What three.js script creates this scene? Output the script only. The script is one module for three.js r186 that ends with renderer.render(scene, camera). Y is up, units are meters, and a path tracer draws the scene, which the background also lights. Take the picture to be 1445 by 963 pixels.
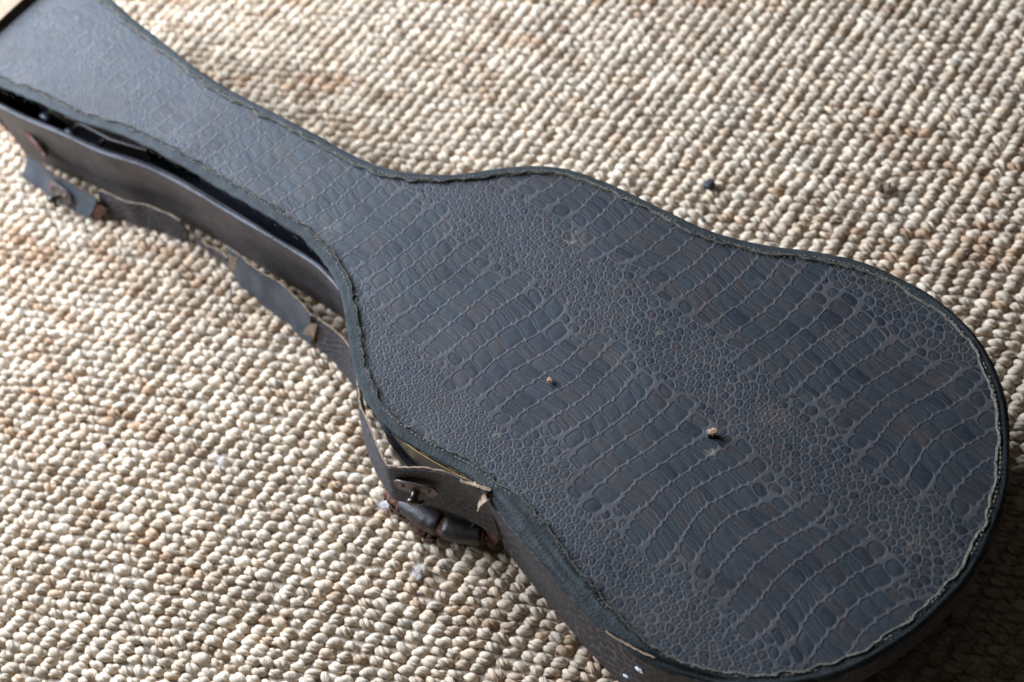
import * as THREE from 'three';
import { mergeGeometries } from 'three/addons/utils/BufferGeometryUtils.js';
import { RectAreaLightUniformsLib } from 'three/addons/lights/RectAreaLightUniformsLib.js';

// ------------------------------------------------------------------ camera, light, exposure
// World axes: x runs along the case from its head end to its tail, z across it, y up; metres.
const scene = new THREE.Scene();
scene.background = new THREE.Color(0x000000);
const PW = 1445, PH = 963, FPX = 2000;
const camPos = new THREE.Vector3(0.58818, 1.0, 0.36621);
const cR = new THREE.Vector3(0.780152, -0.159026, -0.60504);
const cU = new THREE.Vector3(-0.457997, 0.513627, -0.725552);
const cF = new THREE.Vector3(-0.426147, -0.843148, -0.327873);
const camera = new THREE.PerspectiveCamera(2 * Math.atan(PH / 2 / FPX) * 180 / Math.PI, PW / PH, 0.05, 20);
camera.position.copy(camPos);
camera.quaternion.setFromRotationMatrix(new THREE.Matrix4().makeBasis(cR, cU, cF.clone().negate()));
camera.focus = 1.01;
camera.userData.fStop = 4.2;

RectAreaLightUniformsLib.init();
// daylight of one tall window beyond the head end of the case
const windowLight = new THREE.RectAreaLight(new THREE.Color(0.815, 0.928, 1.115), 22, 1.35, 1.05);
windowLight.name = 'window_daylight';
windowLight.position.set(-1.18, 0.84, 0.14);
windowLight.lookAt(-0.1, 0.0, 0.0);
scene.add(windowLight);
// weak fill lamp added overhead, standing in for bounce off an unseen ceiling
const fillLight = new THREE.RectAreaLight(new THREE.Color(1.0, 0.93, 0.88), 0.12, 3.0, 3.0);
fillLight.name = 'added_overhead_fill';
fillLight.position.set(0.0, 2.4, 0.3);
fillLight.lookAt(0, 0, 0.3);
scene.add(fillLight);

const renderer = new THREE.WebGLRenderer({ antialias: true });
renderer.setSize(1024, 682);
renderer.toneMapping = THREE.LinearToneMapping;
renderer.toneMappingExposure = 1.0;
renderer.shadowMap.enabled = true;

// ------------------------------------------------------------------ helpers
function mulberry(a) { return () => { a |= 0; a = a + 0x6D2B79F5 | 0; let t = Math.imul(a ^ a >>> 15, 1 | a); t = t + Math.imul(t ^ t >>> 7, 61 | t) ^ t; return ((t ^ t >>> 14) >>> 0) / 4294967296; }; }
const hash = (x, y, k = 0) => { let h = Math.imul(x | 0, 374761393) ^ Math.imul(y | 0, 668265263) ^ Math.imul(k | 0, 2147483647 - 58); h = Math.imul(h ^ h >>> 13, 1274126177); h = Math.imul(h ^ h >>> 16, 2246822519); return ((h ^ h >>> 13) >>> 0) / 4294967296; };
function noise(x, y, k = 0) { // value noise, -1..1
  const xi = Math.floor(x), yi = Math.floor(y); let u = x - xi, v = y - yi; u = u * u * (3 - 2 * u); v = v * v * (3 - 2 * v);
  const a = hash(xi, yi, k), b = hash(xi + 1, yi, k), c = hash(xi, yi + 1, k), d = hash(xi + 1, yi + 1, k);
  return 2 * (a + (b - a) * u + (c - a) * v + (a - b - c + d) * u * v) - 1;
}
const fbm = (x, y, k = 0) => noise(x, y, k) * 0.55 + noise(x * 2.1, y * 2.1, k + 1) * 0.28 + noise(x * 4.3, y * 4.3, k + 2) * 0.17;
const clamp = (x, a = 0, b = 1) => Math.min(b, Math.max(a, x));
const sstep = (a, b, x) => { const t = clamp((x - a) / (b - a)); return t * t * (3 - 2 * t); };
const lerp = (a, b, t) => a + (b - a) * t;
const mix3 = (a, b, t) => [lerp(a[0], b[0], t), lerp(a[1], b[1], t), lerp(a[2], b[2], t)];
const V = (x, y, z) => new THREE.Vector3(x, y, z);
const ray = (px, py) => cF.clone().addScaledVector(cR, (px - PW / 2) / FPX).addScaledVector(cU, -(py - PH / 2) / FPX);
const at = (px, py, h = 0) => { const r = ray(px, py); return camPos.clone().addScaledVector(r, (h - camPos.y) / r.y); };
const project = (p) => { const q = p.clone().sub(camPos), z = q.dot(cF); return [PW / 2 + FPX * q.dot(cR) / z, PH / 2 - FPX * q.dot(cU) / z, z]; };
const linToS = (c) => c <= 0.0031308 ? c * 12.92 : 1.055 * Math.pow(c, 1 / 2.4) - 0.055;
const col = (r, g, b) => new THREE.Color().setRGB(r, g, b);

function tex(w, h, fn, srgb, wrap = true) { // fn(i, j) -> [r, g, b] linear
  const d = new Uint8Array(w * h * 4);
  for (let j = 0; j < h; j++) for (let i = 0; i < w; i++) {
    const c = fn(i, j), o = (j * w + i) * 4;
    for (let k = 0; k < 3; k++) d[o + k] = Math.round(255 * clamp(srgb ? linToS(c[k]) : c[k]));
    d[o + 3] = 255;
  }
  return finish(new THREE.DataTexture(d, w, h), srgb, wrap);
}
function texF(w, h, arr, wrap = true) {
  const d = new Float32Array(w * h * 4);
  for (let i = 0; i < w * h; i++) { d[i * 4] = d[i * 4 + 1] = d[i * 4 + 2] = arr[i]; d[i * 4 + 3] = 1; }
  return finish(new THREE.DataTexture(d, w, h, THREE.RGBAFormat, THREE.FloatType), false, wrap);
}
function finish(t, srgb, wrap) {
  if (srgb) t.colorSpace = THREE.SRGBColorSpace;
  t.wrapS = t.wrapT = wrap ? THREE.RepeatWrapping : THREE.ClampToEdgeWrapping;
  t.magFilter = THREE.LinearFilter; t.minFilter = THREE.LinearMipmapLinearFilter; t.generateMipmaps = true; t.needsUpdate = true;
  return t;
}
const scaleTex = (t, size) => { t.repeat.set(1 / size, 1 / size); return t; };

const names = new Map();
function top(name, o, label, category, extra = {}) {
  const n = names.get(name) ?? 0; names.set(name, n + 1);
  o.name = n ? `${name}_${String(n).padStart(3, '0')}` : name;
  Object.assign(o.userData, { label, category }, extra); scene.add(o); return o;
}
function part(parent, name, geo, mat, label) {
  const m = new THREE.Mesh(geo, mat); m.name = name; m.castShadow = m.receiveShadow = true;
  if (label) m.userData.label = label;
  parent.add(m); return m;
}
// smooth polyline through points, resampled to n points at equal arc length
function smooth(pts, n) {
  const c = new THREE.CatmullRomCurve3(pts, false, 'centripetal'); c.arcLengthDivisions = 600;
  return c.getSpacedPoints(n - 1);
}
// closed slab over a grid of points: front face on the grid, back face `t` behind it
function slab(P, t, flip = false, u0 = 0, v0 = 0) {
  const n = P.length, m = P[0].length, N = [], A = [];
  for (let i = 0; i < n; i++) { N.push([]); for (let j = 0; j < m; j++) {
    const du = P[Math.min(i + 1, n - 1)][j].clone().sub(P[Math.max(i - 1, 0)][j]);
    const dv = P[i][Math.min(j + 1, m - 1)].clone().sub(P[i][Math.max(j - 1, 0)]);
    const q = du.cross(dv).normalize(); if (flip) q.negate(); N[i].push(q);
  } }
  const pos = [], nor = [], uv = [], idx = [];
  const mid = m >> 1; const U = [0], W = [0];
  for (let i = 1; i < n; i++) U.push(U[i - 1] + P[i][mid].distanceTo(P[i - 1][mid]));
  for (let j = 1; j < m; j++) W.push(W[j - 1] + P[n >> 1][j].distanceTo(P[n >> 1][j - 1]));
  const add = (p, q, u, v) => { pos.push(p.x, p.y, p.z); nor.push(q.x, q.y, q.z); uv.push(u0 + u, v0 + v); return pos.length / 3 - 1; };
  const quad = (a, b, c, d, f) => f ? idx.push(a, c, b, a, d, c) : idx.push(a, b, c, a, c, d);
  const F = [], B = [];
  for (let i = 0; i < n; i++) { F.push([]); B.push([]); for (let j = 0; j < m; j++) {
    const T = typeof t === 'function' ? t(i / (n - 1), j / (m - 1)) : t;
    const b = P[i][j].clone().addScaledVector(N[i][j], -T); A.push(b);
    F[i].push(add(P[i][j], N[i][j], U[i], W[j])); B[i].push(add(b, N[i][j].clone().negate(), U[i], W[j]));
  } }
  for (let i = 0; i < n - 1; i++) for (let j = 0; j < m - 1; j++) { quad(F[i][j], F[i + 1][j], F[i + 1][j + 1], F[i][j + 1], flip); quad(B[i][j], B[i + 1][j], B[i + 1][j + 1], B[i][j + 1], !flip); }
  const edge = (list, dir) => { // list of [i, j] along an edge
    let prev = null;
    for (const [i, j] of list) {
      const q = dir(i, j), a = add(P[i][j], q, U[i], W[j]), b = add(A[i * m + j], q, U[i], W[j]);
      if (prev) idx.push(prev[0], a, b, prev[0], b, prev[1]); prev = [a, b];
    }
  };
  const R = [...Array(n).keys()], C = [...Array(m).keys()];
  const dd = (a, b) => a.clone().sub(b).normalize();
  edge(R.map((i) => [i, 0]), (i) => dd(P[i][0], P[i][1])); edge(R.map((i) => [i, m - 1]), (i) => dd(P[i][m - 1], P[i][m - 2]));
  edge(C.map((j) => [0, j]), (i, j) => dd(P[0][j], P[1][j])); edge(C.map((j) => [n - 1, j]), (i, j) => dd(P[n - 1][j], P[n - 2][j]));
  const g = new THREE.BufferGeometry();
  g.setAttribute('position', new THREE.Float32BufferAttribute(pos, 3)); g.setAttribute('normal', new THREE.Float32BufferAttribute(nor, 3));
  g.setAttribute('uv', new THREE.Float32BufferAttribute(uv, 2)); g.setIndex(idx); return g;
}
// grid between two edge lines, `m` rows; `bulge(u, v)` pushes it along z
function between(topPts, botPts, n, m, shift) {
  const a = smooth(topPts, n), b = smooth(botPts, n), P = [];
  for (let i = 0; i < n; i++) { P.push([]); for (let j = 0; j < m; j++) { const p = a[i].clone().lerp(b[i], j / (m - 1)); if (shift) shift(p, i / (n - 1), j / (m - 1)); P[i].push(p); } }
  return P;
}

// ------------------------------------------------------------------ outline of the case (x, z) at lid height
const nearPts = [[-0.459, 0.0680], [-0.4085, 0.0640], [-0.3686, 0.0585], [-0.3119, 0.0530], [-0.2722, 0.0445], [-0.2343, 0.0403], [-0.162, 0.0394], [-0.110, 0.0391], [-0.0748, 0.0392], [-0.0560, 0.0402], [-0.0321, 0.0457], [-0.0093, 0.0542], [0.0096, 0.0654], [0.027, 0.0793], [0.0443, 0.0948], [0.0585, 0.1068], [0.0720, 0.1160], [0.0861, 0.1231], [0.0995, 0.1285], [0.1151, 0.1317], [0.1319, 0.1325], [0.1522, 0.1320], [0.1723, 0.1302], [0.194, 0.1290], [0.2105, 0.1340], [0.236, 0.1417], [0.2723, 0.1518], [0.3025, 0.1595], [0.336, 0.1650], [0.3600, 0.1660], [0.3862, 0.1615], [0.4200, 0.1480], [0.4500, 0.1250], [0.4712, 0.1001], [0.4902, 0.0567], [0.4995, 0.0150]].map(([x, z]) => V(x, 0, z));
const farPts = [[-0.459, -0.0690], [-0.3963, -0.0630], [-0.3625, -0.0570], [-0.3071, -0.0495], [-0.2539, -0.0430], [-0.2089, -0.0412], [-0.154, -0.0425], [-0.113, -0.0432], [-0.0867, -0.0425], [-0.056, -0.0440], [-0.031, -0.0494], [-0.0089, -0.0592], [0.0116, -0.0705], [0.0378, -0.0926], [0.0655, -0.1123], [0.0867, -0.1210], [0.1244, -0.1264], [0.1765, -0.1278], [0.2148, -0.1295], [0.2573, -0.1400], [0.2991, -0.1570], [0.3358, -0.1645], [0.3824, -0.1622], [0.422, -0.1480], [0.4529, -0.1227], [0.4743, -0.092], [0.4905, -0.0580], [0.4985, -0.0200], [0.4998, 0.0000], [0.4995, 0.0150]].map(([x, z]) => V(x, 0, z));
const NS = 300;
const nearLine = smooth(nearPts, NS), farLine = smooth(farPts, NS);
const LID = 0.125;
const outline = nearLine.concat(farLine.slice(0, -1).reverse()); // near side, tail, far side
const outN = outline.map((p, i) => { const a = outline[Math.max(i - 2, 0)], b = outline[Math.min(i + 2, outline.length - 1)]; const t = b.clone().sub(a).normalize(); return V(-t.z, 0, t.x); });
{ // make sure the normals point outwards
  const i = 60; if (outN[i].z < 0) outN.forEach((q) => q.negate());
}
const halfN = (x) => { for (let i = 1; i < NS; i++) if (nearLine[i].x >= x) return nearLine[i].z; return 0; };
const inside = (x, z, grow = 0) => { if (x < -0.47 - grow || x > 0.5 + grow) return false; let c = false; for (let i = 0, j = outline.length - 1; i < outline.length; j = i, i += 1) { const a = outline[i], b = outline[j]; if ((a.z > z) !== (b.z > z) && x < (b.x - a.x) * (z - a.z) / (b.z - a.z) + a.x) c = !c; } return c; };

// ------------------------------------------------------------------ textures
// crocodile embossing: wide belts of long plates in wavy rows, between them belts of small round scales
const CX0 = -0.48, CX1 = 0.52, CZ0 = -0.18, CZ1 = 0.18;
function croc(w, h, X0, X1, Z0, Z1, onlySmall, seed) {
  const H = new Float32Array(w * h), C = new Float32Array(w * h * 3), Rg = new Float32Array(w * h);
  const PER = 0.145, PITCH = 0.0160;
  const zoneE = (x, z) => z - (0.108 + 0.15 * (x - 0.2));
  const rows = new Map();
  const rowCells = (row, kb) => {
    const key = row * 64 + kb; if (rows.has(key)) return rows.get(key);
    const r = mulberry(seed + 7919 * (row + 500) + 131 * (kb + 9));
    const bh0 = -(0.0450 + (r() - 0.5) * 0.022 + 0.003 * Math.sin(row * 0.9)), bh1 = 0.0450 + (r() - 0.5) * 0.022 + 0.003 * Math.sin(row * 0.7 + 2);
    const mean = 0.0055 + 0.0050 * Math.pow(hash(Math.floor(row / 2), kb, 5 + seed), 1.3), b = [bh0]; let x = bh0;
    while (x < bh1 - 0.003) { x += mean * (0.65 + 0.9 * r()); b.push(Math.min(x, bh1)); }
    if (b[b.length - 1] < bh1) b[b.length - 1] = bh1;
    const o = { b, tone: b.map(() => r()), tone2: b.map(() => r()) }; rows.set(key, o); return o;
  };
  // belly plate under a point: [signed distance, tone, tone2, distance from the row's tail-side edge] or null
  const belly = (x, z) => {
    const e = zoneE(x, z), kb = Math.floor(e / PER), eb = e - PER * (kb + 0.5);
    if (Math.abs(eb) > 0.0615) return null;
    const q = (x + 0.24 * eb + 0.0024 * Math.sin(eb * 62 + x * 9 + kb * 2) + 0.0035 * noise(x * 14, eb * 22, 31 + kb)) / PITCH + 0.37 * kb;
    const row = Math.floor(q), fr = q - row, c = rowCells(row, kb), b = c.b;
    const y = (fr - 0.5) * PITCH, xb = eb + 0.0012 * Math.sin(fr * 3.1 + row) + 0.0007 * noise(fr * 3 + row * 7, eb * 300, 8);
    if (xb < b[0] || xb > b[b.length - 1]) return null;
    let i = 0; while (i < b.length - 2 && b[i + 1] < xb) i++;
    const cx = (b[i] + b[i + 1]) / 2, hx = (b[i + 1] - b[i]) / 2, end = i === 0 || i === b.length - 2;
    const gx = 0.00006, edge = sstep(0.017, 0.002, Math.min(cx - b[0], b[b.length - 1] - cx)), gy = 0.00026 + 0.0015 * edge + 0.0006 * edge * c.tone[i], r = Math.min(0.0030 + 0.0026 * edge, hx * (0.8 + 0.18 * edge));
    const qx = Math.abs(xb - cx) - (hx - gx - r), qy = Math.abs(y) - (PITCH / 2 - gy - r);
    const sd = Math.hypot(Math.max(qx, 0), Math.max(qy, 0)) + Math.min(Math.max(qx, qy), 0) - r;
    return [sd, c.tone[i], c.tone2[i], PITCH / 2 - y, xb, sstep(0.0026, 0.0009, PITCH / 2 - Math.abs(y))];
  };
  // small scales: scattered points, closer together in the middle of a belt
  const G = 0.01, gw = Math.ceil((X1 - X0) / G) + 4, gh = Math.ceil((Z1 - Z0) / G) + 4, grid = Array.from({ length: gw * gh }, () => []);
  const R = mulberry(seed + 3); const cell = (x, z) => [Math.floor((x - X0) / G) + 2, Math.floor((z - Z0) / G) + 2];
  const tries = Math.round((X1 - X0) * (Z1 - Z0) * 2.4e6);
  for (let t = 0; t < tries; t++) {
    const x = X0 - 0.01 + R() * (X1 - X0 + 0.02), z = Z0 - 0.01 + R() * (Z1 - Z0 + 0.02);
    const e = zoneE(x, z), eta = onlySmall ? 0.3 : Math.abs(e - PER * Math.round(e / PER)) / 0.028;
    if (!onlySmall && eta > 1.8) continue;
    const rad = 0.0041 + 0.0022 * Math.min(1.6, eta * eta) + (onlySmall ? 0.0012 * noise(x * 25, z * 25, 77) : 0);
    if (!onlySmall) { const b = belly(x, z); if (b) continue; }
    const [ci, cj] = cell(x, z); let ok = true;
    for (let a = -1; a <= 1 && ok; a++) for (let b = -1; b <= 1 && ok; b++) { const L = grid[(cj + b) * gw + ci + a]; if (L) for (const p of L) { if (Math.hypot((p[0] - x) * 0.86, p[1] - z) < (rad + p[2]) / 2) { ok = false; break; } } }
    if (ok) grid[cj * gw + ci]?.push([x, z, rad, R(), R()]);
  }
  const slate = [0.0150, 0.0200, 0.0245], ink = [0.0075, 0.0105, 0.0155], brown = [0.031, 0.0240, 0.0215], net = [0.066, 0.062, 0.063];
  for (let j = 0; j < h; j++) for (let i = 0; i < w; i++) {
    const x0 = X0 + (i + 0.5) / w * (X1 - X0), z0 = Z0 + (j + 0.5) / h * (Z1 - Z0);
    const x = x0 + 0.0009 * noise(x0 * 90, z0 * 90, 11) + 0.003 * noise(x0 * 18, z0 * 18, 12), z = z0 + 0.0009 * noise(x0 * 90, z0 * 90, 13) + 0.003 * noise(x0 * 18, z0 * 18, 14);
    let sd, tone, tone2, tick = 0, big = 0, rowy = 1; const b = onlySmall ? null : belly(x, z);
    if (b) {
      [sd, tone, tone2] = b; big = 1; rowy = 0.82 + 0.18 * b[5];
      tick = sstep(0.0042, 0.0012, b[3]) * Math.max(0, Math.sin(b[4] * 2 * Math.PI / 0.00105 + 2 * noise(b[4] * 700, 0, 4)));
    } else {
      const [ci, cj] = cell(x, z); let f1 = 1, f2 = 1, near = null;
      for (let a = -1; a <= 1; a++) for (let c = -1; c <= 1; c++) { const L = grid[(cj + c) * gw + ci + a]; if (L) for (const p of L) { const d = Math.hypot((p[0] - x) * 0.86, p[1] - z) - p[2] * 0.35; if (d < f1) { f2 = f1; f1 = d; near = p; } else if (d < f2) f2 = d; } }
      { const s1 = -(f2 - f1) / 2 + 0.00022, s2 = f1 - 0.00165, hk = clamp(0.5 + 0.5 * (s1 - s2) / 0.0009); sd = lerp(s2, s1, hk) + 0.0009 * hk * (1 - hk); } const ee = zoneE(x, z), et = Math.abs(ee - PER * Math.round(ee / PER)); if (!onlySmall && et > 0.018 && (belly(x + 0.0009, z) || belly(x - 0.0009, z) || belly(x, z + 0.0009) || belly(x, z - 0.0009))) sd = Math.max(sd, 0.0004);
      if (f1 > 0.0028) sd = Math.max(sd, (f1 - 0.0028)); tone = near ? near[3] : 0.5; tone2 = near ? near[4] : 0.5;
    }
    const k = j * w + i, nw = sstep(-0.00055, 0.00028, sd);
    const grain = fbm(x0 * 900, z0 * 900, 21), fine = noise(x0 * 2600, z0 * 2600, 25);
    const dome = sstep(0, big ? 0.0045 : 0.0024, -sd) * (big ? 0.42 : 0.55);
    const streak = big ? noise(x0 * 180, z0 * 1500, 41) : 0;
    H[k] = clamp(0.12 + nw * (0.3 + 0.32 * rowy) + (1 - nw) * dome + grain * 0.05 + fine * 0.03 + streak * 0.05 * (1 - nw) - tick * 0.20 * (1 - nw), 0, 1);
    const wear = sstep(0.1, 0.7, fbm(x0 * 26, z0 * 26, 51)), worn = sstep(0.35, 0.75, fbm(x0 * 60, z0 * 60, 57));
    let c = mix3(mix3(slate, ink, sstep(0.55, 0.95, tone)), brown, sstep(0.5, 0.95, tone2) * 0.6 + 0.3 * wear);
    c = mix3(c, [c[0] * 1.25, c[1] * 1.25, c[2] * 1.25], 0.5 + grain * 0.9 + streak * 0.4);
    const nt = mix3(net, [0.054, 0.046, 0.043], clamp(0.5 + 0.8 * noise(x0 * 40, z0 * 40, 61)));
    if (onlySmall) { c = c.map((v) => v * 0.75); nt[0] *= 1.6; nt[1] *= 1.45; nt[2] *= 1.5; }
    c = mix3(c, nt, nw * rowy * (0.78 + 0.2 * grain)); c = mix3(c, [0.06, 0.06, 0.066], tick * 0.45 * (1 - nw));
    c = mix3(c, [0.085, 0.068, 0.055], worn * (0.25 + 0.25 * grain));
    C[k * 3] = c[0]; C[k * 3 + 1] = c[1]; C[k * 3 + 2] = c[2];
    Rg[k] = clamp(0.60 + nw * 0.07 + grain * 0.10 + worn * 0.08 + 0.05 * wear);
  }
  return { H, C, Rg, w, h };
}
function crocMaterial(o, wrap, bump, marks) {
  const m = new THREE.MeshPhysicalMaterial({ metalness: 0, specularIntensity: 0.66 });
  m.map = tex(o.w, o.h, (i, j) => { const k = (j * o.w + i) * 3; const c = [o.C[k], o.C[k + 1], o.C[k + 2]]; return marks ? marks(i, j, c) : c; }, true, wrap);
  m.bumpMap = texF(o.w, o.h, o.H, wrap); m.bumpScale = bump;
  m.roughnessMap = tex(o.w, o.h, (i, j) => { const v = o.Rg[j * o.w + i]; return [v, v, v]; }, false, wrap); m.roughness = 1;
  return m;
}
// scuffs that bare the tan backing on the lid, where the photograph shows them: [x, z, length, turn]
const scuffs = [[465, 320, 0.016], [815, 335, 0.010], [808, 340, 0.006], [700, 614, 0.004], [108, 27, 0.004], [1090, 590, 0.018], [1290, 770, 0.012], [1005, 640, 0.006], [1180, 470, 0.012], [240, 228, 0.004], [700, 560, 0.003], [930, 470, 0.004]].map(([x, y, r]) => { const p = at(x, y, LID); return [p.x, p.z, r]; });
const lidCroc = croc(2048, 1024, CX0, CX1, CZ0, CZ1, false, 5);
const lidMat = crocMaterial(lidCroc, false, 0.00052, (i, j, c) => {
  const x = CX0 + (i + 0.5) / 2048 * (CX1 - CX0), z = CZ0 + (j + 0.5) / 1024 * (CZ1 - CZ0);
  for (const [sx, sz, r] of scuffs) { const d = Math.hypot(x - sx, z - sz); if (d < r) { const k = sstep(0.25, 0.75, fbm(x * 420 + sx * 99, z * 420, 71) * 0.9 + 0.75 * (1 - d / r)); c = mix3(c, [0.16, 0.125, 0.095], k * (r > 0.009 ? 0.22 : 0.6)); } }
  return c;
});
const sideRaw = croc(1024, 256, 0, 0.4, 0, 0.1, true, 23); const sideCroc = crocMaterial(sideRaw, true, 0.0004);
for (const t of [sideCroc.map, sideCroc.bumpMap, sideCroc.roughnessMap]) t.repeat.set(1 / 0.4, 1 / 0.1);

function grainMaps(size, w, seed, a, b, opt = {}) { // mottled, finely grained sheet
  const Hh = new Float32Array(w * w), sx = opt.sx ?? 1, sz = opt.sz ?? 1;
  const per = (x, y, f, k) => { // wraps at the edge of the tile
    const u = x / w, v = y / w, n = (p, q) => fbm(p * f * sx, q * f * sz, seed + k), s = (t) => sstep(0, 1, t);
    return lerp(lerp(n(u, v), n(u - 1, v), s((u - 0.75) * 4)), lerp(n(u, v - 1), n(u - 1, v - 1), s((u - 0.75) * 4)), s((v - 0.75) * 4));
  };
  const map = tex(w, w, (i, j) => {
    const f = per(i, j, size * (opt.fine ?? 1400), 1), c = per(i, j, size * (opt.coarse ?? 60), 9);
    Hh[j * w + i] = clamp(0.5 + 0.45 * f + 0.15 * c);
    return mix3(a, b, clamp(0.5 + 0.55 * f + 0.75 * c));
  }, true);
  const bump = texF(w, w, Hh); scaleTex(map, size); scaleTex(bump, size);
  return { map, bumpMap: bump };
}
const std = (o) => new THREE.MeshStandardMaterial({ metalness: 0, roughness: 0.6, ...o });
const bindingMat = new THREE.MeshPhysicalMaterial({ ...grainMaps(0.12, 512, 101, [0.009, 0.012, 0.0125], [0.034, 0.040, 0.040], { coarse: 120 }), bumpScale: 0.0006, roughness: 0.74, specularIntensity: 0.55 });
const wallMat = std({ ...grainMaps(0.16, 512, 131, [0.036, 0.029, 0.027], [0.070, 0.058, 0.054], { fine: 750, coarse: 90 }), bumpScale: 0.0007, roughness: 0.6 });
const rimMat = std({ ...grainMaps(0.08, 256, 151, [0.030, 0.030, 0.036], [0.11, 0.11, 0.13], { fine: 900 }), bumpScale: 0.0003, roughness: 0.5 });
const boardMat = std({ ...grainMaps(0.06, 512, 171, [0.17, 0.11, 0.065], [0.37, 0.27, 0.18], { fine: 1300, coarse: 160, sz: 3 }), bumpScale: 0.0005, roughness: 0.9 });
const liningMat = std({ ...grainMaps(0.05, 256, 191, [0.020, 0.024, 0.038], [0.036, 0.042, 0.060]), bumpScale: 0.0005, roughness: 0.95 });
const plainStripMat = std({ ...grainMaps(0.1, 512, 211, [0.024, 0.031, 0.040], [0.052, 0.062, 0.075], { fine: 900 }), bumpScale: 0.0003, roughness: 0.47 });
const handleMat = std({ ...grainMaps(0.05, 512, 231, [0.010, 0.010, 0.012], [0.046, 0.031, 0.026], { fine: 1600, coarse: 220 }), bumpScale: 0.0004, roughness: 0.34 });
const rawMat = std({ ...grainMaps(0.03, 256, 251, [0.06, 0.022, 0.012], [0.20, 0.085, 0.045], { fine: 1500, coarse: 300 }), bumpScale: 0.0010, roughness: 0.92 });
const plateMat = std({ ...grainMaps(0.03, 256, 271, [0.060, 0.046, 0.040], [0.15, 0.115, 0.10], { fine: 1200, coarse: 260 }), bumpScale: 0.0002, roughness: 0.42, metalness: 0.55 });
const rivetMat = std({ ...grainMaps(0.02, 256, 281, [0.10, 0.055, 0.045], [0.20, 0.12, 0.10]), bumpScale: 0.0002, roughness: 0.5, metalness: 0.4 });
const steelMat = std({ color: col(0.10, 0.085, 0.07), roughness: 0.32, metalness: 0.85 });
const threadMat = std({ color: col(0.24, 0.21, 0.165), roughness: 0.9 });
const darkThreadMat = std({ color: col(0.030, 0.026, 0.024), roughness: 0.8 });
const frayMat = std({ color: col(0.23, 0.205, 0.16), roughness: 0.95 });
const goldMat = std({ color: col(0.52, 0.33, 0.08), roughness: 0.45 });
const bodyMat = std({ color: col(0.020, 0.014, 0.012), roughness: 0.3 });

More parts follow.
